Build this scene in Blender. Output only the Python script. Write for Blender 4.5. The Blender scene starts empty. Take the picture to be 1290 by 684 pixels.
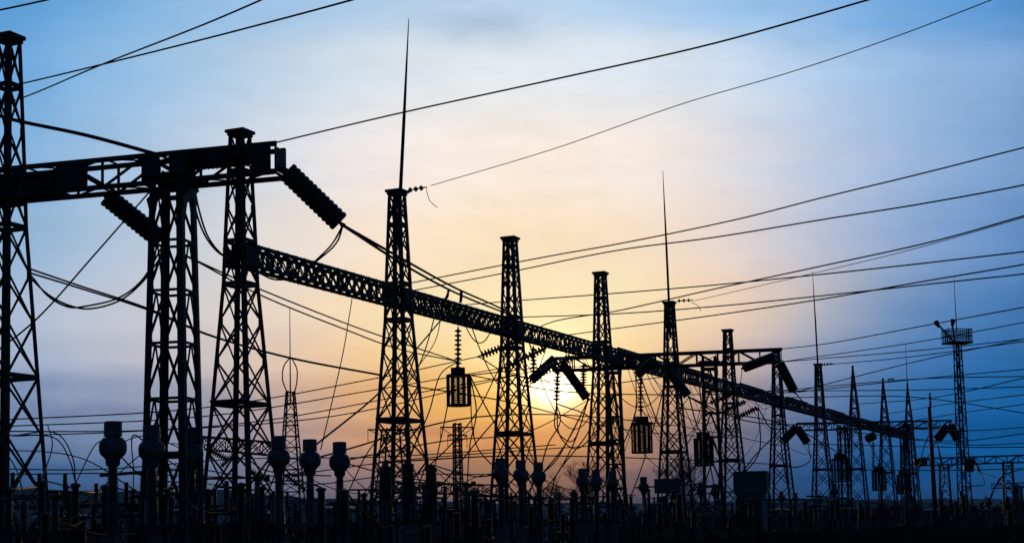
import bpy, bmesh, math, random
from mathutils import Vector, Matrix, noise
R = math.radians
rnd = random.Random(7)
S = bpy.context.scene
C = S.collection
PI = math.pi

# ------------------------------------------------------------------ camera
F = 1900.0; CX = 645.0; CY = 342.0; HZ = 660.0; EYE = 1.6
PITCH = math.radians(5.3); ROLL = math.radians(1.2)       # lens rises by shift, so verticals converge only a little
PYC = HZ - F * math.tan(PITCH)                            # picture row of the optical axis
cam = bpy.data.cameras.new('camera'); co = bpy.data.objects.new('camera', cam); C.objects.link(co)
cam.sensor_width = 36; cam.lens = 36 * F / 1290; cam.clip_start = .2; cam.clip_end = 30000
cam.shift_y = (PYC - CY) / 1290
co.location = (0, 0, EYE)
ROT = Matrix.Rotation(PI / 2 + PITCH, 3, 'X') @ Matrix.Rotation(-ROLL, 3, 'Z')
co.rotation_euler = ROT.to_euler()
S.camera = co
RINV = ROT.inverted()

def ray(px, py):
    return ROT @ Vector(((px - CX) / F, (PYC - py) / F, -1))
def P(px, py, Y):
    d = ray(px, py); k = Y / d.y
    return Vector((d.x * k, Y, EYE + d.z * k))
def PZ(px, py, z):
    """the point at height z seen at a picture point"""
    d = ray(px, py); k = (z - EYE) / d.z
    return Vector((d.x * k, d.y * k, z))
def azel(px, py):
    d = ray(px, py).normalized()
    return math.atan2(d.x, d.y), math.asin(d.z)
def proj(w):
    v = RINV @ (Vector(w) - Vector((0, 0, EYE)))
    return CX + F * v.x / -v.z, PYC - F * v.y / -v.z

# ------------------------------------------------------------------ world sky
SUNPX = (698, 484)
saz, sel = azel(*SUNPX)
wd = bpy.data.worlds.new('World'); S.world = wd; wd.use_nodes = True
nt = wd.node_tree; N = nt.nodes; L = nt.links; N.clear()
out = N.new('ShaderNodeOutputWorld'); bg = N.new('ShaderNodeBackground'); L.new(bg.outputs[0], out.inputs[0])
sky = N.new('ShaderNodeTexSky'); sky.sky_type = 'NISHITA'; sky.sun_disc = False
sky.sun_elevation = sel; sky.sun_rotation = saz; sky.air_density = 1.3; sky.dust_density = 2.5; sky.ozone_density = 2
NISH = 0.05
TILT = math.tan(ROLL)
def slope(px, py):
    d = ray(px, py); return d.x / d.y, d.z / d.y + TILT * d.x / d.y
def M(op, a, b=None, c=None, clamp=False):
    n = N.new('ShaderNodeMath'); n.operation = op; n.use_clamp = clamp
    for i, v in enumerate((a, b, c)):
        if v is None: continue
        if isinstance(v, (int, float)): n.inputs[i].default_value = v
        else: L.new(v, n.inputs[i])
    return n.outputs[0]
def MIX(f, a, b, mode='MIX'):
    n = N.new('ShaderNodeMix'); n.data_type = 'RGBA'; n.blend_type = mode
    n.clamp_factor = True
    for s, v in ((0, f), (6, a), (7, b)):
        if isinstance(v, (int, float)): n.inputs[s].default_value = v
        elif isinstance(v, tuple): n.inputs[s].default_value = (*v, 1)
        else: L.new(v, n.inputs[s])
    return n.outputs[2]
def SM(x, a, b):
    n = N.new('ShaderNodeMapRange'); n.interpolation_type = 'SMOOTHSTEP'
    L.new(x, n.inputs[0]); n.inputs[1].default_value = a; n.inputs[2].default_value = b
    return n.outputs[0]
def lin(c):
    return tuple((v / 255 / 12.92) if v / 255 <= .04045 else ((v / 255 + .055) / 1.055) ** 2.4 for v in c)
tc = N.new('ShaderNodeTexCoord'); sep = N.new('ShaderNodeSeparateXYZ'); L.new(tc.outputs['Generated'], sep.inputs[0])
X_, Y_, Z_ = sep.outputs
Yp = M('MAXIMUM', Y_, .12)
az = M('DIVIDE', X_, Yp); el = M('ADD', M('DIVIDE', Z_, Yp), M('MULTIPLY', az, TILT))     # sideways and upward slope of the view direction
def NOISE(sx, sy, scale, detail, seed, rough=.55):
    cb = N.new('ShaderNodeCombineXYZ'); L.new(M('MULTIPLY', az, sx), cb.inputs[0]); L.new(M('MULTIPLY', el, sy), cb.inputs[1]); cb.inputs[2].default_value = seed
    n = N.new('ShaderNodeTexNoise'); L.new(cb.outputs[0], n.inputs[0]); n.inputs['Scale'].default_value = scale; n.inputs['Detail'].default_value = detail; n.inputs['Roughness'].default_value = rough
    return M('SUBTRACT', n.outputs[0], .5)
n1 = NOISE(6, 22, 1, 6, 3.1); n2 = NOISE(8, 60, 1, 5, 9.7); n3 = NOISE(14, 30, 1, 7, 5.5); n4 = NOISE(30, 75, 1, 8, 2.2, .62)
warp = M('ADD', M('MULTIPLY', n1, .035), M('MULTIPLY', n2, .012))
ew = M('ADD', el, warp)
aw = M('ADD', az, M('MULTIPLY', n1, .06))
xs = [0, 90, 250, 400, 500, 600, 700, 810, 890, 970, 1040, 1120, 1200, 1290]
rows = {
 -260: [(70,118,172),(72,122,176),(88,132,182),(100,140,186),(106,144,188),(108,146,190),(108,146,190),(104,142,190),(100,138,188),(94,134,184),(88,130,182),(80,124,176),(70,116,172),(62,108,166)],
 0: [(92,156,214),(104,166,218),(142,186,225),(166,198,231),(180,206,232),(188,211,233),(188,212,236),(176,206,236),(162,198,235),(148,191,233),(136,183,230),(118,173,226),(102,161,219),(86,148,212)],
 85: [(108,168,222),(126,179,226),(168,200,228),(208,222,235),(221,230,237),(229,235,239),(230,236,241),(222,231,240),(208,223,239),(192,213,237),(178,205,235),(160,193,231),(146,182,225),(130,168,216)],
 200: [(128,176,222),(142,185,224),(190,208,228),(232,231,233),(247,236,231),(253,238,225),(254,238,224),(249,235,224),(236,229,228),(212,218,230),(190,204,228),(164,188,222),(142,174,216),(120,162,210)],
 300: [(142,180,214),(160,190,219),(206,213,223),(247,230,214),(254,231,206),(255,231,196),(255,231,196),(252,229,203),(243,222,208),(218,211,215),(188,196,216),(154,177,213),(126,160,208),(96,144,200)],
 400: [(172,190,216),(188,198,217),(216,211,212),(252,224,190),(255,228,180),(255,233,180),(255,236,188),(255,229,182),(250,219,186),(222,200,188),(172,178,194),(118,150,192),(84,132,188),(64,120,180)],
 450: [(162,179,208),(180,190,211),(210,201,204),(249,210,168),(255,214,150),(255,224,155),(255,234,175),(253,214,160),(238,201,166),(188,175,182),(136,152,184),(88,132,184),(58,116,180),(42,110,175)],
 500: [(126,148,184),(140,158,189),(170,174,192),(228,182,144),(250,189,118),(255,193,96),(255,192,88),(236,181,124),(194,163,148),(136,144,172),(98,128,170),(56,114,172),(32,106,172),(20,102,170)],
 550: [(104,130,172),(112,138,175),(138,150,178),(200,162,144),(232,168,114),(242,167,90),(245,166,80),(198,148,110),(142,126,126),(96,114,152),(62,102,158),(30,98,164),(8,94,162),(0,92,160)],
 600: [(66,104,155),(74,112,160),(98,122,160),(142,130,145),(168,130,112),(174,124,90),(172,120,82),(128,102,98),(90,90,110),(58,84,130),(28,84,142),(4,86,150),(0,88,154),(0,88,154)],
 660: [(48,80,130),(52,86,136),(70,94,138),(98,98,122),(118,98,96),(122,92,78),(120,88,72),(92,78,82),(62,68,94),(36,64,110),(12,64,126),(0,66,132),(0,70,136),(0,70,134)],
}
A0, A1 = -.5, .5
fac = N.new('ShaderNodeMapRange'); L.new(aw, fac.inputs[0]); fac.inputs[1].default_value = A0; fac.inputs[2].default_value = A1
prev = None; pe = None
for y in sorted(rows, reverse=True):
    cr = N.new('ShaderNodeValToRGB'); cr.color_ramp.interpolation = 'B_SPLINE'
    el_ = cr.color_ramp.elements
    first = True
    for x, c in zip(xs, rows[y]):
        a = (slope(x, y)[0] - A0) / (A1 - A0)
        e = el_[0] if first else el_.new(a)
        e.position = a; e.color = (*lin(c), 1); first = False
    last = [e for e in el_ if e.position >= .999]
    for e in last:
        e.color = (*lin(tuple(v * .75 for v in rows[y][-1])), 1)
    L.new(fac.outputs[0], cr.inputs[0])
    e_y = slope(645, y)[1]
    if prev is None: prev = cr.outputs[0]
    else:
        n = N.new('ShaderNodeMapRange'); n.interpolation_type = 'SMOOTHSTEP'; L.new(ew, n.inputs[0]); n.inputs[1].default_value = pe; n.inputs[2].default_value = e_y
        prev = MIX(n.outputs[0], prev, cr.outputs[0])
    pe = e_y
# thin cloud streaks: small brightness changes
cl = M('ADD', M('ADD', M('MULTIPLY', n3, .2), M('MULTIPLY', n2, .14)), M('MULTIPLY', n4, .15))
cl = M('MULTIPLY', cl, SM(el, -.05, .35))
cl2 = M('MULTIPLY', M('MULTIPLY', n2, .75), M('SUBTRACT', 1.0, SM(el, .02, .13)))
g = M('ADD', M('ADD', 1.03, cl), cl2)
cg = N.new('ShaderNodeCombineColor')
for i in range(3): L.new(g, cg.inputs[i])
prev = MIX(1.0, prev, cg.outputs[0], 'MULTIPLY')
# small grey cloud near the top
def blob(px, py, wx, wy, wob=.02):
    a, e = slope(px, py)
    dx = M('DIVIDE', M('SUBTRACT', M('ADD', az, M('MULTIPLY', n3, wob * 3)), a), wx / F); dy = M('DIVIDE', M('SUBTRACT', M('ADD', el, M('MULTIPLY', n3, wob * 2)), e), wy / F)
    d2 = M('ADD', M('MULTIPLY', dx, dx), M('MULTIPLY', dy, dy))
    return M('EXPONENT', M('MULTIPLY', d2, -1.0))
prev = MIX(M('MULTIPLY', blob(610, 32, 70, 26), .55), prev, lin((150, 180, 208)))
prev = MIX(M('MULTIPLY', blob(150, 512, 190, 12), .38), prev, lin((80, 98, 145)))
prev = MIX(M('MULTIPLY', blob(860, 560, 130, 14), .3), prev, lin((100, 92, 105)))
prev = MIX(M('MULTIPLY', blob(560, 545, 120, 9), .35), prev, lin((165, 115, 90)))
# sun seen through thin cloud: bright core and warm aureole
def glow(px, py, wx, wy, col, s):
    b = M('MULTIPLY', blob(px, py, wx, wy, .0), s)
    c = N.new('ShaderNodeCombineColor')
    for i in range(3): L.new(M('MULTIPLY', b, col[i]), c.inputs[i])
    return c.outputs[0]
for a in ((SUNPX[0], SUNPX[1], 30, 24, (1, .9, .6), 3.2), (SUNPX[0]-3, SUNPX[1]-16, 64, 48, (1, .68, .26), .75), (SUNPX[0]-12, SUNPX[1]-22, 110, 85, (.9, .5, .2), .14)):
    prev = MIX(1.0, prev, glow(*a), 'ADD')
nish = MIX(1.0, sky.outputs[0], (NISH * .24, NISH * .5, NISH * 1.0), 'MULTIPLY')
# the painted evening cloud bank covers the sky round the sun; clear Nishita sky elsewhere
front = M('MULTIPLY', SM(Y_, .35, .86), M('SUBTRACT', 1.0, SM(el, .5, 1.1)))
final = MIX(front, nish, prev)
L.new(final, bg.inputs[0]); bg.inputs[1].default_value = 1.0

sl = bpy.data.lights.new('sun', 'SUN'); sl.energy = .45; sl.angle = R(1.0); sl.color = (1, .62, .3)
so = bpy.data.objects.new('sun', sl); C.objects.link(so)
sd = Vector((math.sin(saz) * math.cos(sel), math.cos(saz) * math.cos(sel), math.sin(sel)))
so.rotation_euler = sd.to_track_quat('Z', 'Y').to_euler()
so.location = (0, 0, 60)
vs = S.view_settings; vs.view_transform = 'Standard'; vs.look = 'None'; vs.exposure = 0; vs.gamma = 1; vs.use_curve_mapping = False
S.cycles.max_bounces = 4; S.cycles.volume_bounces = 0

# ------------------------------------------------------------------ materials
def mat(name, col, rough=.6, metal=0., var=.35, scale=6., col2=None, bump=0., spec=None):
    m = bpy.data.materials.new(name); m.use_nodes = True
    t = m.node_tree; b = t.nodes['Principled BSDF']
    if spec is not None: b.inputs['Specular IOR Level'].default_value = spec
    b.inputs['Roughness'].default_value = rough; b.inputs['Metallic'].default_value = metal
    c = t.nodes.new('ShaderNodeTexCoord'); n = t.nodes.new('ShaderNodeTexNoise'); n.inputs['Scale'].default_value = scale; n.inputs['Detail'].default_value = 6
    t.links.new(c.outputs['Object'], n.inputs[0])
    r = t.nodes.new('ShaderNodeValToRGB'); r.color_ramp.elements[0].position = .32; r.color_ramp.elements[1].position = .68
    c2 = col2 or tuple(v * (1 - var) for v in col)
    r.color_ramp.elements[0].color = (*c2, 1); r.color_ramp.elements[1].color = (*col, 1)
    t.links.new(n.outputs[0], r.inputs[0]); t.links.new(r.outputs[0], b.inputs[0])
    rr = t.nodes.new('ShaderNodeMapRange'); rr.inputs[3].default_value = rough * .8; rr.inputs[4].default_value = min(1, rough * 1.25)
    t.links.new(n.outputs[0], rr.inputs[0]); t.links.new(rr.outputs[0], b.inputs['Roughness'])
    if bump:
        bp = t.nodes.new('ShaderNodeBump'); bp.inputs['Strength'].default_value = bump
        t.links.new(n.outputs[0], bp.inputs['Height']); t.links.new(bp.outputs[0], b.inputs['Normal'])
    return m
STEEL = mat('dark_steel', (.05, .056, .068), .6, .1, scale=3, col2=(.04, .028, .022), spec=.35)
GALV = mat('galvanised_steel', (.07, .075, .085), .6, .3)
PORC = mat('brown_porcelain', (.04, .026, .022), .4, 0)
PORCG = mat('grey_porcelain', (.1, .11, .13), .38, 0)
PAINT = mat('grey_paint', (.13, .15, .17), .5, 0, scale=2)
CABLE = mat('cable', (.03, .032, .036), .8, 0, spec=.1)
BARK = mat('bark', (.03, .025, .02), .9, 0, spec=.1)
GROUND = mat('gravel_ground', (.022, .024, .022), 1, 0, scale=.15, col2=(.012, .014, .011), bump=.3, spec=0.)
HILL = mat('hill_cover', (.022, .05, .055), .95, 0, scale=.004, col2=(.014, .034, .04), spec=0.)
CONC = mat('concrete', (.22, .22, .21), .85, 0, scale=4)
GLASS = mat('lamp_glass', (.1, .1, .1), .1, 0)

# ------------------------------------------------------------------ mesh helpers
def frame(d, up=Vector((0, 0, 1))):
    d = d.normalized()
    if abs(d.dot(up)) > .98: up = Vector((1, 0, 0))
    a = d.cross(up).normalized(); b = a.cross(d).normalized()
    return d, a, b
def bar(bm, p0, p1, w, t, n):
    """flat bar, wide side perpendicular to n"""
    d = p1 - p0
    if d.length < 1e-5: return
    d.normalize(); a = d.cross(n)
    if a.length < 1e-4: a = d.cross(Vector((.3, .7, .2)))
    a.normalize(); b = a.cross(d).normalized()
    vs = []
    for p in (p0, p1):
        for sa, sb in ((-1, -1), (1, -1), (1, 1), (-1, 1)):
            vs.append(bm.verts.new(p + a * (sa * w / 2) + b * (sb * t / 2)))
    for f in ((0, 1, 2, 3), (7, 6, 5, 4), (0, 4, 5, 1), (1, 5, 6, 2), (2, 6, 7, 3), (3, 7, 4, 0)):
        bm.faces.new([vs[i] for i in f])
def angle(bm, p0, p1, w, sx, sy):
    """L profile, corner outwards (sx,sy), flanges inwards"""
    t = w * .16
    sec = [(0, 0), (-w, 0), (-w, -t), (-t, -t), (-t, -w), (0, -w)]
    rings = []
    for p in (p0, p1):
        rings.append([bm.verts.new(p + Vector((sx * a, sy * b, 0))) for a, b in sec])
    for i in range(6):
        j = (i + 1) % 6
        bm.faces.new((rings[0][i], rings[0][j], rings[1][j], rings[1][i]))
    for r_ in rings:
        bm.faces.new((r_[0], r_[1], r_[2], r_[3])); bm.faces.new((r_[0], r_[3], r_[4], r_[5]))
def box(bm, c, s, rot=None):
    m = Matrix.Translation(c) @ (rot.to_4x4() if rot else Matrix()) @ Matrix.Diagonal((*s, 1))
    return bmesh.ops.create_cube(bm, size=1, matrix=m)
def tube(bm, pts, r, n=5, cap=True):
    rings = []
    for i, p in enumerate(pts):
        a = pts[max(0, i - 1)]; b = pts[min(len(pts) - 1, i + 1)]
        d, u, v = frame(b - a)
        rr = r[i] if isinstance(r, (list, tuple)) else r
        rings.append([bm.verts.new(p + u * math.cos(2 * PI * k / n) * rr + v * math.sin(2 * PI * k / n) * rr) for k in range(n)])
    for i in range(len(rings) - 1):
        for k in range(n):
            bm.faces.new((rings[i][k], rings[i][(k + 1) % n], rings[i + 1][(k + 1) % n], rings[i + 1][k]))
    if cap:
        bm.faces.new(rings[0][::-1]); bm.faces.new(rings[-1])
def lathe(bm, prof, n=12, org=Vector((0, 0, 0)), d=Vector((0, 0, 1))):
    """prof: list of (radius, distance along d)"""
    d, u, v = frame(d)
    rings = [[bm.verts.new(org + d * z + (u * math.cos(2 * PI * k / n) + v * math.sin(2 * PI * k / n)) * max(r, .001)) for k in range(n)] for r, z in prof]
    for i in range(len(rings) - 1):
        for k in range(n):
            bm.faces.new((rings[i][k], rings[i][(k + 1) % n], rings[i + 1][(k + 1) % n], rings[i + 1][k]))
    bm.faces.new(rings[0][::-1]); bm.faces.new(rings[-1])
def obj(name, bm, m, parent=None, smooth=False):
    me = bpy.data.meshes.new(name)
    bmesh.ops.recalc_face_normals(bm, faces=bm.faces)
    bm.to_mesh(me); bm.free(); me.materials.append(m)
    if smooth:
        me.polygons.foreach_set('use_smooth', [True] * len(me.polygons))
    o = bpy.data.objects.new(name, me); C.objects.link(o)
    if parent: o.parent = parent
    return o
def thing(name, label, cat, loc=(0, 0, 0), rotz=0, group=None):
    o = bpy.data.objects.new(name, None); C.objects.link(o); o.empty_display_size = .3
    o.location = loc; o.rotation_euler = (0, 0, rotz); tag(o, label, cat, group)
    return o
def tag(o, label, cat, group=None):
    o['label'] = label; o['category'] = cat; o['kind'] = 'thing'
    if group: o['group'] = group
    return o
def dup(root, loc, rotz=0, label=None, group=None, scale=None):
    r = root.copy(); C.objects.link(r); r.location = loc; r.rotation_euler = (0, 0, rotz)
    if label: r['label'] = label
    if group: r['group'] = group
    if scale: r.scale = scale
    for ch in list(root.children):
        c = ch.copy(); C.objects.link(c); c.parent = r
        for g_ in list(ch.children):
            d = g_.copy(); C.objects.link(d); d.parent = c
    return r
NB = bmesh.new
ORD = ['first', 'second', 'third', 'fourth', 'fifth', 'sixth', 'seventh', 'eighth', 'ninth', 'tenth', 'eleventh', 'twelfth', 'thirteenth', 'fourteenth', 'fifteenth', 'sixteenth', 'seventeenth', 'eighteenth', 'nineteenth', 'twentieth', 'twenty-first', 'twenty-second', 'twenty-third', 'twenty-fourth', 'twenty-fifth', 'twenty-sixth', 'twenty-seventh', 'twenty-eighth', 'twenty-ninth', 'thirtieth']
def ordn(i): return ORD[i] if i < len(ORD) else 'number %d' % (i + 1)

# ------------------------------------------------------------------ ground and hills
bm = NB()
n = 96; rings = [0, 30, 80, 160, 300, 600, 1200, 2500, 5500, 9000]
pr = [bm.verts.new((0, 0, 0))]
for r_ in rings[1:]:
    cur = [bm.verts.new((r_ * math.cos(2 * PI * k / n), r_ * math.sin(2 * PI * k / n), (noise.noise(Vector((k * .7, r_ * .01, 0))) * .12 if r_ < 400 else 0))) for k in range(n)]
    if len(pr) == 1:
        for k in range(n): bm.faces.new((pr[0], cur[k], cur[(k + 1) % n]))
    else:
        for k in range(n): bm.faces.new((pr[k], cur[k], cur[(k + 1) % n], pr[(k + 1) % n]))
    pr = cur
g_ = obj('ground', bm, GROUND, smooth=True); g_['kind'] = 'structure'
def ridge(name, Y0, Y1, pts, rough, seed):
    """hill range across the view; pts: (px, crest py)"""
    bm = NB(); cols = []
    nx = 260; ny = 9
    for i in range(nx + 1):
        px = -500 + 2300 * i / nx
        for k in range(len(pts) - 1):
            if pts[k][0] <= px <= pts[k + 1][0]: break
        f = min(1, max(0, (px - pts[k][0]) / (pts[k + 1][0] - pts[k][0]))); f = f * f * (3 - 2 * f)
        py = pts[k][1] * (1 - f) + pts[k + 1][1] * f
        py -= noise.fractal(Vector((px * .012, seed, 0)), 1, 2, 6) * rough
        Yc = Y0 + (Y1 - Y0) * .6
        h = P(px, py, Yc).z
        col = []
        for j in range(ny + 1):
            t = j / ny; Y = Y0 + (Y1 - Y0) * t
            s = math.sin(min(1, t / .6) * PI / 2) if t < .6 else math.cos((t - .6) / .4 * PI / 2)
            z = h * s * (1 + .1 * noise.noise(Vector((px * .02, t * 6, seed)))*(1 if 0<t<.6 else 0)) - .6
            x = (px - CX) / F * Y
            col.append(bm.verts.new((x, Y, z)))
        cols.append(col)
    for i in range(nx):
        for j in range(ny):
            bm.faces.new((cols[i][j], cols[i + 1][j], cols[i + 1][j + 1], cols[i][j + 1]))
    o = obj(name, bm, HILL, smooth=True); o['kind'] = 'structure'
    return o
ridge('hills', 2600, 4600, [(-600, 612), (0, 616), (250, 619), (420, 628), (620, 640), (760, 644), (900, 640), (1030, 631), (1150, 632), (1290, 640), (1900, 630)], 2.2, 4)
ridge('far_hills', 5200, 7400, [(-600, 630), (300, 626), (600, 634), (760, 634), (1000, 630), (1230, 628), (1900, 620)], 2.6, 11)

# ------------------------------------------------------------------ the long row of lattice towers
HB = 16.05                                      # beam axis height
def beamy(px): return 321 + (px - 303) * .272
RA = PZ(303, beamy(303), HB); RB = PZ(1033, beamy(1033), HB)
RD = (RB - RA).normalized()
ROWROT = math.atan2(RD.y, RD.x)                 # local x axis along the row
def rowpt(px):
    p = PZ(px, beamy(px), HB); p.z = 0; return p
def width_at(prof, z):
    for (z0, a0), (z1, a1) in zip(prof, prof[1:]):
        if z0 <= z <= z1: return a0 + (a1 - a0) * (z - z0) / (z1 - z0)
    return prof[-1][1]
def lattice(root, prof, levels, legw, brw, mode='X', heavy=(), bracename='bracing', legname='leg'):
    corners = ((1, 1), (-1, 1), (-1, -1), (1, -1))
    for sx, sy in corners:
        b = NB()
        for (z0, a0), (z1, a1) in zip(prof, prof[1:]):
            angle(b, Vector((sx * a0 / 2, sy * a0 / 2, z0)), Vector((sx * a1 / 2, sy * a1 / 2, z1)), legw, sx, sy)
        obj(legname, b, STEEL, root)
    for k in range(4):
        b = NB()
        c0 = corners[k]; c1 = corners[(k + 1) % 4]
        nrm = Vector((c0[0] + c1[0], c0[1] + c1[1], 0)).normalized()
        ins = legw * .5
        def pt(c, z, off=0.):
            a = width_at(prof, z) / 2 - legw * .25
            return Vector((c[0] * a, c[1] * a, z)) + nrm * off
        for i, (z0, z1) in enumerate(zip(levels, levels[1:])):
            if mode == 'X':
                bar(b, pt(c0, z0, .02), pt(c1, z1, .02), brw, brw * .3, nrm); bar(b, pt(c1, z0, -.02), pt(c0, z1, -.02), brw, brw * .3, nrm)
            elif mode == 'K':
                m0 = (pt(c0, z1) + pt(c1, z1)) / 2
                bar(b, pt(c0, z0), m0, brw, brw * .3, nrm); bar(b, pt(c1, z0), m0 + nrm * .03, brw, brw * .3, nrm)
            else:
                s = (i + k) % 2
                bar(b, pt(c0 if s else c1, z0), pt(c1 if s else c0, z1), brw, brw * .3, nrm)
            if (z1 in heavy) or mode in 'KZ':
                bar(b, pt(c0, z1, .045), pt(c1, z1, .045), brw * (1.9 if z1 in heavy else 1), brw * .4, nrm)
            # gusset plates at the joints
            for c, cc in ((c0, c1), (c1, c0)):
                q = pt(c, z1); dd = (pt(cc, z1) - q).normalized()
                bar(b, q - Vector((0, 0, brw * 1.5)) + dd * brw, q + Vector((0, 0, brw * 1.5)) + dd * brw, brw * 1.8, brw * .15, nrm)
        obj(bracename, b, STEEL, root)
TPROF = [(0, 3.35), (14.6, 1.42), (17.0, 1.28), (22.8, .86)]
TLEV = [0, 2.9, 5.7, 8.2, 10.5, 12.6, 14.6, 16.9, 18.8, 20.7, 22.75]
def make_tower(kind):
    root = thing('lattice_tower', '', 'lattice tower')
    prof = TPROF if kind != 'peak' else [(0, 3.35), (14.6, 1.5), (17.2, 1.25), (22.8, .22)]
    lattice(root, prof, TLEV, .22, .11, 'X', heavy=(8.2, 14.6, 16.9, 20.7) if kind != 'peak' else (8.2, 14.6, 16.9))
    b = NB(); a = prof[-1][1]
    if kind != 'peak':
        box(b, Vector((0, 0, 22.86)), (a + .3, a + .3, .16)); box(b, Vector((0, 0, 22.68)), (a + .12, a + .12, .12))
    else:
        box(b, Vector((0, 0, 22.9)), (.34, .34, .18))
    obj('top_plate', b, STEEL, root)
    b = NB(); w = 1.5   # plated box where the beam passes through
    for s_ in (-1, 1):
        box(b, Vector((0, s_ * .72, HB)), (1.1, .04, 1.05))
    box(b, Vector((0, 0, HB - .5)), (1.0, 1.44, .06))
    obj('beam_seat', b, STEEL, root)
    b = NB()          # rest platform strut
    w = width_at(prof, 8.2)
    box(b, Vector((-w / 2 - .08, 0, 8.33)), (.3, w * .9, .12)); 
    obj('platform_strut', b, STEEL, root)
    for sx in (-1, 1):
        for sy in (-1, 1):
            b = NB(); box(b, Vector((sx * 1.6, sy * 1.6, .15)), (.7, .7, .5)); obj('footing', b, CONC, root)
    if kind in ('rod', 'peakrod'):
        b = NB(); tube(b, [Vector((0, 0, 0)), Vector((0, 0, 8)), Vector((.02, .02, 11.5)), Vector((.03, .03, 14.8))], [.13, .11, .07, .025], 8)
        obj('lightning_rod', b, STEEL, root, True).location = (0, 0, 19.4)
    return root
protos = {k: make_tower(k) for k in ('flat', 'rod', 'peak')}
used = {k: False for k in protos}
TW = [(9, 'flat'), (303, 'flat'), (502, 'rod'), (645, 'flat'), (759, 'flat'), (846, 'rod'), (919, 'flat'), (980, 'flat'), (1033, 'rod'), (1077, 'peak'), (1115, 'peak'), (1146, 'peak')]
tlab = ['large lattice tower cut by the left edge of the picture', 'flat-topped lattice tower where the long beam begins', 'tallest lattice tower with a long lightning rod above the long beam',
 'flat-topped lattice tower just left of the setting sun', 'flat-topped lattice tower just right of the setting sun', 'lattice tower with a lightning rod right of the sun, over the right-hand line trap',
 'flat-topped lattice tower rising beside the second cross beam', 'lattice tower at the right end of the second cross beam', 'lattice tower with a lightning rod in the blue dusk right of centre',
 'first sharp-peaked lattice tower at the far end of the row', 'second sharp-peaked lattice tower, between two other peaked ones', 'last peaked lattice tower of the row, with thin rod on its tip']
TP = []
for i, (px, k) in enumerate(TW):
    p = rowpt(px); TP.append(p); print('tower', px, tuple(round(v, 1) for v in p))
    if used[k]: t = dup(protos[k], p, ROWROT)
    else: t = protos[k]; t.location = p; t.rotation_euler = (0, 0, ROWROT); used[k] = True
    t['label'] = tlab[i]; t['group'] = 'lattice towers of the long row'
    tops = [45, 165, 240, 299, 343, 380, 415, 440, 458, 461, 477, 483]
    hi = 1.15; lo = .9
    for _ in range(30):
        mz = (hi + lo) / 2
        if proj((p.x, p.y, 22.94 * mz))[1] > tops[i]: lo = mz
        else: hi = mz
    t.scale = (.86 if i == 0 else 1, .86 if i == 0 else 1, mz); print('tower scale', i, round(mz, 3))
    if i in (5, 8):
        for c in t.children:
            if c.name.startswith('lightning_rod'): c.scale = (1, 1, 1.12); c.rotation_euler = Matrix.Rotation(R(-.8), 3, Matrix.Rotation(-ROWROT, 3, 'Z') @ Vector((0, 1, 0))).to_euler()
    if i == 2:
        rod = [c for c in t.children if c.name.startswith('lightning_rod')][0]
        rod.rotation_euler = Matrix.Rotation(R(3.6), 3, Matrix.Rotation(-ROWROT, 3, 'Z') @ Vector((0, 1, 0))).to_euler()
    if i == 11:
        b = NB(); tube(b, [Vector((0, 0, 22.9)), Vector((0, 0, 29.5))], [.08, .03], 6); obj('lightning_rod', b, STEEL, t)

# beams ---------------------------------------------------------------
def make_beam(name, label, a, b_, h, w, pan, legw, brw, group, plates=True, xbr=True):
    """box truss from a to b_ (axis points)"""
    root = thing(name, label, 'lattice beam', a, 0, group)
    d = (b_ - a); Ln = d.length; d.normalize(); side = Vector((-d.y, d.x, 0)).normalized(); up = side.cross(d) * -1
    if up.z < 0: up = -up
    def q(t, s, u): return d * t + side * (s * w / 2) + up * (u * h / 2)
    for s in (-1, 1):
        for u in (-1, 1):
            b = NB(); bar(b, q(0, s, u), q(Ln, s, u), legw, legw * .9, side); obj('chord', b, STEEL, root)
    npn = max(2, round(Ln / pan)); st = Ln / npn
    for s in (-1, 1):
        b = NB()
        for i in range(npn):
            t0 = i * st; t1 = t0 + st; z = 1 if i % 2 else -1
            bar(b, q(t0, s, z) + side * .02, q(t1, s, -z) + side * .02, brw, brw * .3, side)
            if xbr: bar(b, q(t0, s, -z) - side * .02, q(t1, s, z) - side * .02, brw, brw * .3, side)
            bar(b, q(t0, s, -1) + side * .05 * s, q(t0, s, 1) + side * .05 * s, brw, brw * .3, side)
            if plates:
                for u in (-1, 1):
                    m_ = Matrix.Translation(q(t0, s, u * .78) + side * .07 * s) @ side.to_track_quat('Z', 'Y').to_matrix().to_4x4()
                    bmesh.ops.create_cone(b, cap_ends=True, segments=8, radius1=h * .22, radius2=h * .22, depth=.02, matrix=m_)
        obj('side_lattice', b, STEEL, root)
    for u in (-1, 1):
        b = NB()
        for i in range(npn):
            t0 = i * st; t1 = t0 + st; z = 1 if i % 2 else -1
            bar(b, q(t0, z, u) + up * .03, q(t1, -z, u) + up * .03, brw, brw * .3, up)
            bar(b, q(t0, -1, u) + up * .06 * u, q(t0, 1, u) + up * .06 * u, brw, brw * .3, up)
        obj('flange_lattice', b, STEEL, root)
    return root, q, Ln
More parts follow.
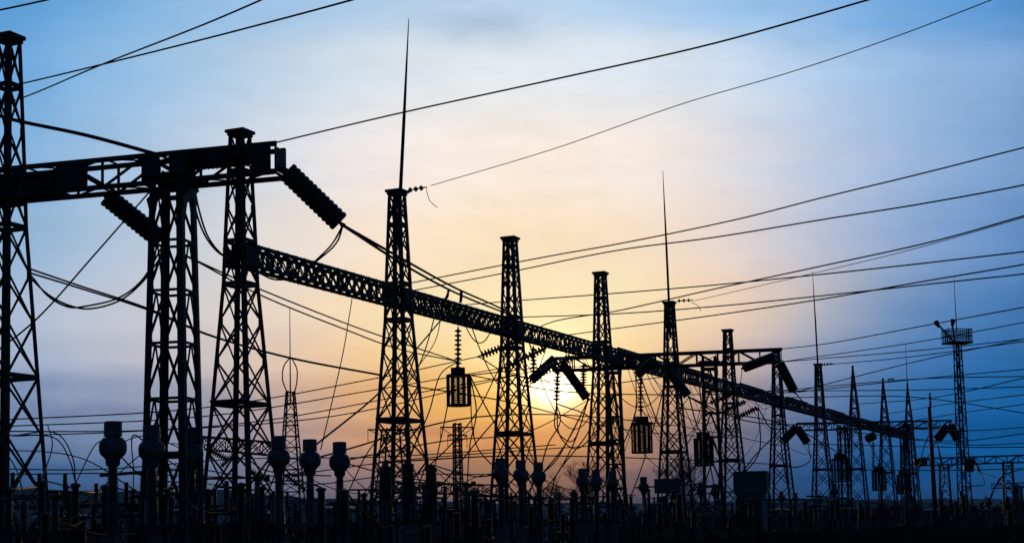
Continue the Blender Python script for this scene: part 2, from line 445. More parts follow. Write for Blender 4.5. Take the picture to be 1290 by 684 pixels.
for i in range(1, 11):
    a = TP[i].copy(); b_ = TP[i + 1].copy(); a.z = b_.z = HB
    d = (b_ - a).normalized()
    first = ['carrying the big left-hand strings', 'left of the sun'][0]
    lab = ['lattice beam span from the first beam tower to the tall rod tower', 'lattice beam span between the tall rod tower and the tower left of the sun', 'lattice beam span passing right above the setting sun',
           'lattice beam span just right of the sun, above the cross beam joint', 'lattice beam span right of the second lightning-rod tower', 'lattice beam span crossing behind the second cross beam columns',
           'lattice beam span below the right end of the second cross beam', 'lattice beam span right of the third lightning-rod tower', 'lattice beam span between the first two sharp-peaked towers', 'last, farthest lattice beam span of the long row'][i - 1]
    root, q, Ln = make_beam('lattice_beam', lab, a + d * .1, b_ - d * .1, 1.08, .85, .9, .17, .11, 'spans of the long lattice beam')
    # the walkway boards and bolts that make the box beam read so dense
    b = NB()
    box_n = int(Ln / .5)
    bar(b, q(0, -.3, -.74), q(Ln, -.3, -.74), .12, .06, Vector((0, 0, 1)))
    for k in range(box_n):
        t = .25 + k * .5
        if rnd.random() < (.7 if i < 5 else .45):
            bar(b, q(t, -.4, -.78), q(t + .36, -.4, -.78), .42, .05, Vector((0, 0, 1)))
        if rnd.random() < .5:
            z = rnd.uniform(-.2, .75); bar(b, q(t, -.3, -.74), q(t + .1, -.3, z), .16, .2, Vector((0, 1, 0)))
    obj('walkway', b, STEEL, root)

# cross gantries --------------------------------------------------------
PD = Vector((1, -.40, 0)).normalized()
CPROF = [(0, 1.95), (16.2, 1.36)]
CLEV = [0, 2.3, 4.6, 6.8, 9.0, 11.1, 13.1, 15.1]
def make_column():
    root = thing('lattice_column', '', 'lattice column')
    lattice(root, CPROF, CLEV, .27, .11, 'K', heavy=(15.1, 4.6))
    b = NB()
    box(b, Vector((0, 0, 15.72)), (1.9, 1.9, .12)); 
    for s in (-1, 1):
        bar(b, Vector((s * .72, -.72, 14.6)), Vector((s * .72, .72, 15.5)), .1, .4, Vector((0, 1, 0)))
    obj('head_plate', b, STEEL, root)
    for sx in (-1, 1):
        for sy in (-1, 1):
            b = NB(); box(b, Vector((sx * .92, sy * .92, .15)), (.6, .6, .5)); obj('footing', b, CONC, root)
    return root
colp = make_column(); colused = [False]
def column(p, lab, sc=1., wd_=1.):
    p = Vector((p[0], p[1], 0)); rz = math.atan2(PD.y, PD.x) + R(4)
    if colused[0]: o = dup(colp, p, rz)
    else: o = colp; o.location = p; o.rotation_euler = (0, 0, rz); colused[0] = True
    o['label'] = lab; o['group'] = 'columns under the cross beams'; o.scale = (wd_, wd_, sc)
    return o
def onbeam(left, pr, px):     # point of the beam that shows at picture column px
    a, b_ = 0., 1.
    for _ in range(40):
        m = (a + b_) / 2
        if proj(left.lerp(pr, m))[0] < px: a = m
        else: b_ = m
    return left.lerp(pr, a)
G = []
def gantry(rpx, rpy, lpx, lpy, cols, names, h=1.12):
    global PD
    pr = PZ(rpx, rpy, HB); left = PZ(lpx, lpy, HB)
    PD = (pr - left).normalized(); print('gantry', pr, left, PD)
    root, q, Ln = make_beam('cross_beam', names[0], left, pr, h, 1.15, 1.9, .18 if lpx < 0 else .2, .12, 'cross beams over the bays', plates=False, xbr=False)
    for t in (0.0, Ln):
        b = NB()
        m_ = q(t, 0, 0); sgn = 1 if t else -1
        box(b, m_ + PD * .04 * sgn, (.06, 1.0, h * .85), Matrix.Rotation(math.atan2(PD.y, PD.x), 3, 'Z'))
        for u in (-1, 1): bar(b, q(t - (.9 if t else 0), -1.05, u * .98), q(t + (.15 if t else .9), -1.05, u * .98), .2, .1, Vector((0, 1, 0)))
        obj('end_plate', b, STEEL, root)
    if lpx < 0:
        for ppx, pw in ((106, 1.1), (200, .8), (236, .9), (338, .8)):
            c_ = onbeam(left, pr, ppx); sd = PD.cross(Vector((0, 0, 1))).normalized()
            b = NB(); box(b, c_ - left + sd * .66, (pw, .05, 1.05), Matrix.Rotation(math.atan2(PD.y, PD.x), 3, 'Z'))
            for kx in (-.4, 0, .4):
                for kz in (-.42, .42): box(b, c_ - left + sd * .7 + PD * kx * pw + Vector((0, 0, kz)), (.05, .05, .05))
            obj('joint_plate', b, STEEL, root)
    for cpx, lab in zip(cols, names[1:]):
        column(onbeam(left, pr, cpx), lab)
    G.append((pr, left))
    return pr, left
g1 = gantry(352, 203, -60, 240.7, [218], ['near cross beam reaching in from the left edge', 'near lattice column under the left cross beam'])
g2 = gantry(984, 448, 697, 459.5, [772, 893], ['second cross beam right of the sun', 'lattice column close beside the tower right of the sun', 'lattice column under the middle of the second cross beam'])
g3 = gantry(1197, 534, 1004, 537.5, [1061, 1140], ['third cross beam in the blue dusk, holding a pair of strings at its right end', 'left lattice column under the third cross beam', 'right lattice column under the third cross beam'])
def low_gantry(rpx, rpy, lpx, lpy, D, cols, names, wd_, h):
    global PD
    pr = P(rpx, rpy, D); left = PZ(lpx, lpy, pr.z); PD = (pr - left).normalized(); print('low', pr, left)
    make_beam('cross_beam', names[0], left, pr, h, 1.2, 2.0, .24, .15, 'cross beams over the bays', plates=False, xbr=False)
    for cpx, lab in zip(cols, names[1:]):
        column(onbeam(left, pr, cpx), lab, sc=(pr.z - h / 2) / 15.8, wd_=wd_)
low_gantry(1340, 576, 1158, 582, 275, [1189, 1269], ['distant cross beam running off the right edge', 'distant lattice column right of the slender pole', 'distant lattice column near the right edge'], 1.35, 1.3)
low_gantry(1400, 607, 1250, 612, 380, [1283], ['lowest, farthest cross beam at the right edge', 'farthest thin lattice column at the right edge'], 1.1, 1.2)

# ------------------------------------------------------------------ insulator strings
ANCH = []
def string(p0, p1, rad, nd, label, group, m=PORC, core=.28, cat='insulator string'):
    root = thing('insulator_string', label, cat, p0, 0, group)
    ANCH.extend((p0.copy(), p1.copy()))
    v = p1 - p0; Ln = v.length; d = v.normalized()
    e = Ln * .05
    prof = [(rad * .25, e)]; pitch = (Ln - 2 * e) / nd
    for k in range(nd):
        z = e + k * pitch
        if core > .5: prof += [(rad * core, z + pitch * .02), (rad * .95, z + pitch * .15), (rad, z + pitch * .35), (rad, z + pitch * .6), (rad * .95, z + pitch * .84), (rad * core, z + pitch * .98)]
        else:
            w = min(pitch, .26)
            prof += [(rad * .28, z + w * .05), (rad * .96, z + w * .36), (rad, z + w * .5), (rad * .9, z + w * .62), (rad * .45, z + w * .7), (rad * .28, z + w * .9)]
    prof.append((rad * .25, Ln - e))
    b = NB(); lathe(b, prof, 14, Vector((0, 0, 0)), d); obj('disc_stack', b, m, root, True)
    for t0, t1 in ((-.02 * Ln, e + .02), (Ln - e - .02, Ln * 1.02)):
        b = NB(); tube(b, [d * t0, d * (t0 * .5 + t1 * .5), d * t1], [rad * .12, rad * .22, rad * .3], 7); obj('end_fitting', b, GALV, root)
    return root
def pstring(x0, y0, Da, x1, y1, Db, wpx, nd, label, group='tension insulator strings', m=PORC):
    p0 = P(x0, y0, Da); p1 = P(x1, y1, Db)
    return string(p0, p1, wpx / 2 * (Da + Db) / 2 / F, nd, label, group, m, (.9 if wpx >= 20 else .95) if wpx >= 11 else .28)
# near gantry: heavy strings
pstring(357, 212, G[0][0].y, 432, 284, G[0][0].y + .8, 28, 13, 'fat insulator string hanging from the right end of the near cross beam')
pstring(130, 244, G[0][0].y + 3, 207, 306, G[0][0].y + 4, 26, 13, 'fat insulator string slanting down from the near cross beam left of its column')
pstring(318, 197, G[0][0].y, 228, 204, G[0][0].y + 1.2, 25, 15, 'fat insulator string lying along the near cross beam above its column')
pstring(82, 233, G[0][0].y + 3.4, -16, 241, G[0][0].y + 5, 30, 15, 'fat insulator string lying along the near cross beam at the left edge')
# second gantry V pairs
pstring(701, 450, 131, 668, 480, 131, 13, 12, 'short fat insulator string left of the sun, glowing against the glare')
pstring(706, 455, 130, 741, 504, 130, 12.5, 13, 'fat insulator string slanting down across the sun, left end of the second cross beam')
pstring(978, 448, 126.5, 935, 464, 128, 12.5, 11, 'fat insulator string sloping left from the right end of the second cross beam')
pstring(981, 455, 126.5, 1001, 494, 127, 12.5, 12, 'fat insulator string hanging right from the right end of the second cross beam')
pstring(841, 466, 128, 868, 500, 128, 12.5, 12, 'fat insulator string below the second lightning-rod tower')
pstring(826, 452, 129, 801, 474, 129, 12, 8, 'short stubby insulator string above the right-hand line trap')
# third gantry
pstring(1004, 537, 217, 986, 556, 217, 11, 9, 'small insulator string pointing down left, third cross beam left end')
pstring(1003, 537, 217, 1018, 559, 217, 11, 9, 'small insulator string pointing down right, third cross beam left end')
pstring(1194, 536, 211, 1180, 554, 211, 12, 9, 'small insulator string pointing down left, third cross beam right end')
pstring(1196, 534, 211, 1208, 555, 211, 12, 9, 'small insulator string pointing down right, third cross beam right end')
pstring(1222, 577, 296, 1220, 594, 296, 13, 7, 'tiny stubby insulator string under the distant cross beam')
pstring(1226, 577, 296, 1235, 595, 296, 7, 7, 'tiny slim insulator string under the distant cross beam')
pstring(1167, 580, 296, 1152, 584, 296, 11, 6, 'tiny insulator string at the left end of the distant cross beam')
pstring(1092, 553, 214, 1102, 548, 213, 11, 6, 'small dark insulator string under the peaked towers')
# slim strings slanting down left of the long beam
for i, (x0, y0, x1, y1) in enumerate(((658, 428, 603, 449), (688, 438, 636, 463), (722, 448, 671, 475))):
    pstring(x0, y0, 116 + i * 6, x1, y1, 115.4 + i * 6, 11 - .1, 12, ['upper left slim insulator string slanting off the beam before the sun', 'middle slim insulator string slanting off the beam before the sun', 'lower right slim insulator string slanting off the beam before the sun'][i], 'slim slanting strings near the sun')
for i, (x0, y0, x1, y1) in enumerate(((925, 495, 893, 508), (940, 505, 908, 520), (955, 513, 922, 529))):
    pstring(x0, y0, 168 + i * 5, x1, y1, 167.4 + i * 5, 7.5, 10, ['upper slim insulator string slanting off the beam in the blue dusk', 'middle slim insulator string slanting off the beam in the blue dusk', 'lower slim insulator string slanting off the beam in the blue dusk'][i], 'slim slanting strings in the dusk')
# disc strings lying along the top of the beam
for i in range(3, 10):
    a = TP[i + 1].lerp(TP[i + 2] if i + 2 < len(TP) else TP[i + 1] * 2 - TP[i], .18); c = TP[i + 1].lerp(TP[i + 2] if i + 2 < len(TP) else TP[i + 1], .72)
    if (c - a).length < 1: continue
    a.z = HB + .74; c.z = HB + .7
    string(a, c, .23, 12, ['spiky disc string lying on the long beam beside the second rod tower', 'spiky disc string lying on the long beam behind the second cross beam columns', 'spiky disc string on the long beam below the right end of the second cross beam', 'spiky disc string lying on the long beam left of the third rod tower', 'spiky disc string lying on the long beam right of the third rod tower', 'spiky disc string lying on the long beam between the first peaked towers', 'farthest spiky disc string lying on the long beam'][i - 3], 'disc strings lying on the long beam')
# vertical strings
vert = [(577, 412, 470, 107, 'vertical insulator string holding the left-hand line trap'), (807, 474, 522, 140, 'vertical insulator string holding the right-hand line trap'),
        (672, 436, 482, 122, 'vertical insulator string left of the sun disc'), (703, 462, 508, 130, 'vertical insulator string hanging right before the sun disc'), (735, 458, 492, 131, 'vertical insulator string right of the sun disc'),
        (888, 490, 548, 160, 'vertical insulator string holding the third line trap'), (1100, 556, 590, 245, 'vertical insulator string holding the line trap between peaked towers'), (1136, 560, 596, 262, 'vertical insulator string above the farthest line trap')]
for x, y0, y1, D, lab in vert:
    pstring(x, y0, D, x + (0 if x != 703 else -2), y1, D, 9.5 * (1 if D < 135 else .85) * (1 if D < 200 else .7), 9, lab, 'vertical insulator strings')
# insulator discs stacked along the beam's underside
for i, (x, y) in enumerate(((735, 520), (730, 505))): pass

# ------------------------------------------------------------------ line traps
def make_trap():
    root = thing('line_trap', '', 'line trap')
    b = NB()
    for k in range(15):
        z = -.25 - k * .14
        bmesh.ops.create_cone(b, cap_ends=False, segments=20, radius1=.56, radius2=.56, depth=.06, matrix=Matrix.Translation((0, 0, z)))
    obj('coil', b, CABLE, root)
    b = NB()
    for k in range(12):
        a = 2 * PI * k / 12; 
        box(b, Vector((math.cos(a) * .8, math.sin(a) * .8, -1.28)), (.09, .16, 2.36), Matrix.Rotation(a, 3, 'Z'))
    obj('cage_bars', b, STEEL, root)
    for z in (-.12, -2.42):
        b = NB()
        for k in range(4): bar(b, Vector((math.cos(PI * k / 4) * -.86, math.sin(PI * k / 4) * -.86, z)), Vector((math.cos(PI * k / 4) * .86, math.sin(PI * k / 4) * .86, z)), .12, .1, Vector((0, 0, 1)))
        bmesh.ops.create_cone(b, cap_ends=False, segments=20, radius1=.84, radius2=.84, depth=.14, matrix=Matrix.Translation((0, 0, z + .01)))
        obj('end_ring', b, STEEL, root)
    b = NB(); box(b, Vector((0, 0, .22)), (1.0, .6, .52)); obj('tuning_box', b, STEEL, root)
    b = NB(); tube(b, [Vector((0, 0, .3)), Vector((0, 0, .95))], .06, 6); obj('hanger', b, STEEL, root)
    return root
trap0 = make_trap(); first = True
for x, yt, D, sc, lab in ((577, 471, 107, 1.0, 'barrel-shaped line trap hanging left of the sun, sky showing through its bars'), (808, 532, 140, 1.24, 'dark line trap hanging right of the sun beside the rod tower'),
        (886, 551, 158, 1.3, 'dark line trap hanging behind the second cross beam column'), (1058, 577, 205, 1.4, 'small line trap beside the third cross beam left column'),
        (1107, 592, 245, 1.45, 'small line trap between the first two peaked towers'), (1138, 597, 262, 1.5, 'small line trap under the last peaked tower')):
    p = P(x, yt, D)
    if first: t = trap0; t.location = p; first = False
    else: t = dup(trap0, p, rnd.uniform(0, 1))
    t.scale = (sc * (.95 if D > 110 else 1),) * 2 + (sc * .93,)
    ANCH.extend((p + Vector((0, 0, .9 * sc)), p + Vector((.85 * sc, 0, -.1)), p + Vector((-.85 * sc, 0, -2.4 * sc))))
    t['label'] = lab; t['group'] = 'hanging line traps'

# ------------------------------------------------------------------ yard equipment
def sheds(rad0, rad1, z0, z1, n, core=.68):
    prof = []
    for k in range(n):
        t = k / n; r_ = rad0 + (rad1 - rad0) * t; a = z0 + (z1 - z0) * t; st = (z1 - z0) / n
        big = 1 if k % 2 == 0 else .9
        prof += [(r_ * core, a), (r_ * core, a + st * .3), (r_ * big, a + st * .5), (r_ * big, a + st * .58), (r_ * core * 1.02, a + st * .8)]
    prof.append((rad1 * core, z1))
    return prof
def make_ct():
    r = thing('current_transformer', '', 'current transformer')
    b = NB(); box(b, Vector((0, 0, .5)), (.5, .5, .9)); box(b, Vector((0, 0, .97)), (.75, .75, .1)); box(b, Vector((0, 0, .05)), (.8, .8, .2)); obj('pedestal', b, CONC, r)
    b = NB(); box(b, Vector((0, 0, 1.24)), (.6, .6, .42)); bmesh.ops.bevel(b, geom=b.edges[:], offset=.04, segments=2, affect='EDGES'); obj('base_tank', b, PAINT, r)
    b = NB(); lathe(b, sheds(.32, .22, 1.45, 4.05, 34), 18); obj('ribbed_insulator', b, PORCG, r, True)
    b = NB(); lathe(b, [(.2, 4.03), (.26, 4.1), (.27, 4.28), (.34, 4.36), (.46, 4.48), (.5, 4.6), (.51, 4.8), (.47, 4.95), (.36, 5.07), (.22, 5.12), (.2, 5.16)], 24); obj('head', b, PAINT, r, True)
    b = NB(); lathe(b, [(.33, 5.13), (.345, 5.15), (.33, 5.18), (.325, 5.62), (.335, 5.64), (.3, 5.68), (.0, 5.69)], 24); obj('expansion_cap', b, PAINT, r)
    for s in (-1, 1):
        b = NB(); tube(b, [Vector((s * .44, 0, 4.75)), Vector((s * .62, 0, 4.75))], .05, 8); box(b, Vector((s * .64, 0, 4.75)), (.1, .04, .16)); obj('terminal', b, GALV, r)
    return r
def make_post():
    r = thing('post_insulator', '', 'post insulator')
    b = NB(); 
    for s in (-1, 1):
        for t in (-1, 1): angle(b, Vector((s * .2, t * .2, 0)), Vector((s * .2, t * .2, 1.9)), .09, s, t)
    for k in range(3): box(b, Vector((0, 0, .3 + k * .75)), (.4, .4, .05))
    box(b, Vector((0, 0, 1.93)), (.55, .55, .08)); obj('support_frame', b, STEEL, r)
    b = NB(); lathe(b, sheds(.2, .17, 1.97, 3.35, 22), 16); obj('ribbed_insulator', b, PORC, r, True)
    b = NB(); lathe(b, [(.13, 3.34), (.19, 3.36), (.19, 3.46), (.1, 3.5), (.02, 3.52)], 14); obj('metal_cap', b, GALV, r)
    return r
def make_bushing():
    r = thing('circuit_breaker', '', 'circuit breaker pole')
    b = NB(); lathe(b, [(.42, .2), (.55, .3), (.55, 1.5), (.4, 1.62), (.36, 1.9)], 18); box(b, Vector((0, 0, .1)), (1.1, 1.1, .2)); obj('tank', b, PAINT, r)
    b = NB(); lathe(b, sheds(.52, .38, 1.9, 4.9, 26, .8), 18); obj('ribbed_insulator', b, PORC, r, True)
    b = NB(); lathe(b, [(.3, 4.88), (.36, 4.92), (.36, 5.02), (.2, 5.1), (.16, 5.3), (.02, 5.32)], 16); obj('metal_cap', b, GALV, r)
    b = NB(); tube(b, [Vector((0, 0, 5.2)), Vector((.5, 0, 5.25))], .04, 6); obj('terminal', b, GALV, r)
    return r
def make_disc():
    r = thing('disconnector', '', 'disconnector switch')
    for x in (-1.3, 1.3):
        b = NB()
        for s in (-1, 1):
            for t in (-1, 1): angle(b, Vector((x + s * .25, t * .25, 0)), Vector((x + s * .16, t * .16, 2.2)), .09, s, t)
        for k in range(3): 
            bar(b, Vector((x - .24, -.2, .1 + k * .7)), Vector((x + .2, -.2, .7 + k * .7)), .06, .02, Vector((0, 1, 0)))
        obj('leg', b, STEEL, r)
    b = NB(); box(b, Vector((0, -.15, 2.28)), (3.4, .1, .18)); box(b, Vector((0, .15, 2.28)), (3.4, .1, .18)); obj('base_frame', b, STEEL, r)
    for x in (-1.3, 0, 1.3):
        b = NB(); lathe(b, sheds(.17, .14, 2.38, 3.6, 18), 14, Vector((x, 0, 0))); obj('ribbed_insulator', b, PORCG, r, True)
    b = NB(); tube(b, [Vector((-1.6, 0, 3.68)), Vector((1.35, 0, 3.72))], .045, 8); box(b, Vector((-1.3, 0, 3.66)), (.3, .14, .12)); box(b, Vector((1.3, 0, 3.68)), (.26, .14, .2)); obj('blade', b, GALV, r)
    b = NB(); box(b, Vector((1.75, 0, 3.7)), (.2, .2, .26)); tube(b, [Vector((1.3, 0, 3.7)), Vector((1.7, 0, 3.7))], .03, 6); obj('contact', b, GALV, r)
    return r
kinds = {'ct': make_ct(), 'post': make_post(), 'brk': make_bushing(), 'dis': make_disc()}
LOWA = []
kused = {k: False for k in kinds}
KTOP = {'ct': 5.69, 'post': 3.5, 'brk': 5.3, 'dis': 3.8}
def place(kind, px, ytop, D=None, label='', group=None, rz=None, hs=1.):
    D = D or (KTOP[kind] * hs - EYE) * F / (HZ - ytop)
    p = P(px, HZ - 20, D); p.z = 0
    rz = rnd.uniform(-.1, .1) + (ROWROT if rz is None else rz)
    sc = (D * (HZ - ytop) / F + EYE) / KTOP[kind]
    sc = max(.4, sc)
    if kused[kind]: o = dup(kinds[kind], p, rz)
    else: o = kinds[kind]; o.location = p; o.rotation_euler = (0, 0, rz); kused[kind] = True
    o.rotation_euler = (rnd.uniform(-.012, .012), rnd.uniform(-.012, .012), rz)
    o.scale = (1 + (sc - 1) * .3, 1 + (sc - 1) * .3, sc)
    tp = Vector((p.x, p.y, (4.75 if kind == 'ct' else KTOP[kind]) * sc)); ANCH.append(tp); LOWA.append(tp)
    o['label'] = label; o['group'] = group
    return o
cts = [(142, 520, None, 'left head of the first trio, clear against the sky'), (193, 526, None, 'seen through the left half of the near lattice column'), (239, 531, None, 'seen through the right leg of the near lattice column'),
 (353, 543, None, 'left one of the trio between the two left towers'), (391, 548, None, 'middle one of the trio between the two left towers'), (428, 552, None, 'right one of the trio left of the tall rod tower'),
 (632, 577, None, 'left one of the trio at the foot of the tower left of the sun'), (657, 580, None, 'middle one of the trio at the foot of the tower left of the sun'), (680, 583, None, 'right one of the trio at the foot of the tower left of the sun'),
 (734, 592, None, 'left of the tower right of the sun'), (752, 594, None, 'behind the tower right of the sun'), (772, 596, None, 'right of the tower right of the sun'),
 (812, 604, None, 'just under the right-hand line trap'), (883, 612, None, 'just under the third line trap'), (902, 615, None, 'behind the second cross beam column'),
 (985, 626, None, 'left of two small ones at the second cross beam right tower'), (1003, 628, None, 'right of two small ones at the second cross beam right tower'), (1033, 631, None, 'small one at the foot of the third rod tower')]
for x, y, D, l in cts: place('ct', x, y, D, 'current transformer, ' + l.replace('the foot of the ', 'the ').replace('right one of the trio', 'right of three').replace('left one of the trio', 'left of three').replace('middle one of the trio', 'middle of three'), 'current transformers')
brk = [(485, 579), (515, 576), (543, 583)]
for (x, y), l in zip(brk, ('left', 'middle', 'right')): place('brk', x, y, None, l + ' one of three thick ribbed breaker poles by the tall rod tower', 'breaker poles', hs=1.)
posts = [(10, 600), (52, 593), (95, 597), (132, 600), (168, 606), (262, 608), (303, 601), (330, 606), (405, 609), (434, 612), (460, 618), (575, 612), (598, 616), (612, 622), (705, 622), (720, 628), (795, 628), (856, 626), (872, 631), (945, 634), (1012, 636), (1048, 638), (1092, 640), (1128, 641), (1205, 643), (1236, 645)]
for i, (x, y) in enumerate(posts):
    place('post', x, y, None, '%s dark ribbed post insulator from the left along the yard' % ordn(i), 'post insulators along the yard', hs=1. + (rnd.random() - .5) * .5 if i > 3 else 1.)
diss = [(30, 612, 44), (118, 622, 60), (215, 611, 52), (285, 592, 66), (318, 618, 72), (372, 622, 64), (450, 626, 70), (520, 628, 80), (560, 606, 84), (590, 630, 90), (648, 627, 84), (700, 634, 100), (745, 636, 96), (790, 640, 110), (832, 630, 120), (868, 638, 118), (905, 640, 130), (950, 642, 140), (1000, 645, 150), (1060, 646, 170), (1110, 648, 190), (1190, 649, 200), (1250, 650, 210)]
for i, (x, y, D) in enumerate(diss):
    place('dis', x, y, D, '%s disconnector switch from the left, low between the equipment' % ordn(i), 'disconnector switches', rz=R([-22, 60, -20, 10][i % 4]))

# dense dark front row of ribbed columns cut by the bottom edge
for i in range(30):
    x = 18 + i * 43 + rnd.uniform(-9, 9)
    D = rnd.uniform(38, 60) * (1 + x / 1290 * 1.1)
    y = 646 + rnd.uniform(-14, 14)
    place('post', x, y, D, '%s short ribbed post insulator of the front row, from the left' % ordn(i), 'front row post insulators')

# busbars on the posts
def tubeobj(name, label, cat, pts, r, m, group=None, n=6):
    o = pts[0].copy(); b = NB(); tube(b, [p - o for p in pts], r, n); q_ = obj(name, b, m, None, True); q_.location = o
    return tag(q_, label, cat, group)
rb = random.Random(12)
for i in range(18):
    x0 = -10 + i * 74 + rb.uniform(-15, 15); D = 46 + x0 * .09 + rb.uniform(0, 14); y = (598 if i < 6 else 616) + rb.uniform(-6, 34)
    ln = rb.uniform(45, 120); sl_ = rb.uniform(-.09, .09)
    tubeobj('busbar', '%s low slanting busbar tube counted from the left' % ordn(i), 'busbar', [P(x0, y, D), P(x0 + ln, y + ln * sl_, D + ln * .12)], rb.uniform(.04, .09), STEEL, 'low busbars')
# loose cable loops between the low equipment
def lowcable():
    while True:
        a = rb.choice(LOWA); c = rb.choice(LOWA); pa = proj(a); pc = proj(c)
        if 25 < pc[0] - pa[0] < 130 and abs(a.y - c.y) < 22 and -20 < pa[0] < 1290: break
    sag = rb.uniform(.15, .9); pts = []
    for k in range(11):
        t = k / 10; q = a.lerp(c, t); q.z += -sag * 4 * t * (1 - t) if rb_side else sag * 2 * t * (1 - t); pts.append(q)
    return pa[0], pts, rb.uniform(.018, .035)
cabs = []
for i in range(56):
    rb_side = i % 4 != 0
    cabs.append(lowcable())
cabs.sort(key=lambda c: c[0])
for i, (x, pts, r_) in enumerate(cabs):
    if i < 28: l = '%s short drooping cable from the left among the low equipment' % ordn(i)
    else: l = '%s short drooping cable from the right among the low equipment' % ordn(55 - i)
    tubeobj('drooping_cable', l, 'cable', pts, r_, CABLE, 'short drooping cables')
# portal supports of steel angle between the equipment
def rack(px, ytop, D, w, label, rz):
    p = P(px, HZ, D); p.z = 0; H = P(px, ytop, D).z
    r = thing('support_portal', label, 'support frame', p, rz, 'low support portals')
    for sx in (-1, 1):
        b = NB()
        for y in (-.25, .25):
            bar(b, Vector((sx * w / 2 - .2, y, 0)), Vector((sx * w / 2, y, H)), .12, .08, Vector((0, 1, 0))); bar(b, Vector((sx * w / 2 + .2, y, 0)), Vector((sx * w / 2, y, H - .02)), .12, .08, Vector((0, 1, 0)))
        for k in range(4): bar(b, Vector((sx * w / 2 - .15, -.22, .2 + k * H / 4)), Vector((sx * w / 2 + .15, .22, .1 + (k + 1) * H / 4)), .06, .04, Vector((0, 1, 0)))
        obj('leg', b, STEEL, r)
    b = NB()
    for z in (H, H - .5): bar(b, Vector((-w / 2 - .4, 0, z + .05)), Vector((w / 2 + .4, 0, z + .05)), .14, .12, Vector((0, 1, 0)))
    for k in range(int(w / .5)):
        x = -w / 2 + k * .5; bar(b, Vector((x, -.02, H if k % 2 else H - .5)), Vector((x + .5, -.02, H - .5 if k % 2 else H)), .07, .04, Vector((0, 1, 0)))
    obj('top_truss', b, STEEL, r)
    for k in (-1, 0, 1):
        b = NB(); lathe(b, sheds(.15, .12, H + .12, H + 1.1, 12), 12, Vector((k * w * .38, 0, 0))); obj('ribbed_insulator', b, PORC, r, True)
for i in range(16):
    x = 40 + i * 78 + rb.uniform(-14, 14); D = 60 + x * .11 + rb.uniform(-6, 16)
    rack(x, rb.uniform(626, 642), D, rb.uniform(3.2, 5), '%s low support portal counted from the left, with three ribbed insulators' % ordn(i), ROWROT + (PI / 2 if i % 2 else 0) + rb.uniform(-.1, .1))

# low bus truss behind the first beam tower
make_beam('low_truss', 'low lattice truss crossing behind the first beam tower near the ground', P(236, 556, 92), P(352, 566, 88), .75, .7, .9, .12, .07, None, plates=False)
make_beam('low_truss', 'low lattice truss between the tall rod tower and the tower left of the sun', P(470, 612, 120), P(640, 618, 116), .8, .7, 1.1, .12, .08, None, plates=False)
for i, (x0, y0, x1, y1, D) in enumerate(((262, 566, 288, 579, 88), (300, 568, 278, 588, 90), (358, 597, 386, 618, 84), (248, 590, 226, 603, 80), (196, 622, 226, 612, 60), (310, 590, 338, 604, 80), (70, 622, 98, 634, 60))):
    pstring(x0, y0, D, x1, y1, D, 9, 9, ['upper left', 'upper right', 'long dark', 'short left', 'lowest', 'right-hand', 'far left'][i] + ' small slanted insulator string low among the left equipment', 'small low strings')

rc = random.Random(31); extra = []
for i in range(34):
    x = 250 + i * 31 + rc.uniform(-10, 10); k = rc.choice(['post', 'post', 'brk', 'ct', 'post'])
    D = 62 + x * .1 + rc.uniform(-8, 20)
    extra.append((x, rc.uniform(608, 634) + x * .008, D, k))
for k, nm in (('post', 'middle row ribbed post insulator'), ('brk', 'middle row thick breaker pole'), ('ct', 'middle row small current transformer')):
    for n_, (x, y, D, _) in enumerate([e for e in extra if e[3] == k]):
        place(k, x, y, D, '%s %s from the left' % (ordn(n_), nm), 'middle row equipment')
def make_cubicle(px, ytop, D, w, label):
    p = P(px, HZ, D); p.z = 0; H = P(px, ytop, D).z
    r = thing('switch_cubicle', label, 'cubicle', p, ROWROT + rc.uniform(-.2, .2), 'switch cubicles')
    b = NB(); box(b, Vector((0, 0, H / 2 + .1)), (w, 1.3, H - .2)); bmesh.ops.bevel(b, geom=b.edges[:], offset=.03, segments=1, affect='EDGES'); obj('housing', b, PAINT, r)
    b = NB(); bmesh.ops.create_cone(b, cap_ends=True, segments=4, radius1=w * .78, radius2=w * .1, depth=.3, matrix=Matrix.Translation((0, 0, H + .1)) @ Matrix.Rotation(PI / 4, 4, 'Z')); obj('roof', b, PAINT, r)
    for s_ in (-1, 1):
        b = NB(); box(b, Vector((s_ * w * .24, -.67, H / 2)), (w * .42, .04, H * .8)); obj('door', b, PAINT, r)
for i in range(15):
    x = 70 + i * 84 + rc.uniform(-20, 20)
    make_cubicle(x, 640 + rc.uniform(-5, 8) + (x - 645) * -.004, 70 + x * .12 + rc.uniform(0, 20), rc.uniform(1.6, 3.4), '%s low switch cubicle from the left among the equipment feet' % ordn(i))
# power transformer and tanks
def make_transformer(px, ytop, D, w, label):
    p = P(px, HZ, D); p.z = 0
    r = thing('power_transformer', label, 'transformer', p, R(-20))
    H = (HZ - ytop) * D / F + EYE
    b = NB(); box(b, Vector((0, 0, H * .35)), (w * .8, 2.2, H * .6)); bmesh.ops.bevel(b, geom=b.edges[:], offset=.06, segments=1, affect='EDGES'); obj('tank', b, PAINT, r)
    b = NB(); box(b, Vector((0, 0, H * .82)), (w, 1.5, H * .36)); bmesh.ops.bevel(b, geom=b.edges[:], offset=.08, segments=2, affect='EDGES'); obj('conservator', b, PAINT, r)
    b = NB()
    for k in range(10): box(b, Vector((-w * .38 + k * w * .085, -1.35, H * .35)), (.05, .5, H * .45))
    obj('radiator', b, PAINT, r)
    for k in (-1, 0, 1):
        b = NB(); lathe(b, sheds(.16, .12, H * .62, H * .62 + 1.0, 10), 12, Vector((k * w * .25, 1.3, 0))); obj('bushing', b, PORC, r, True)
    return r
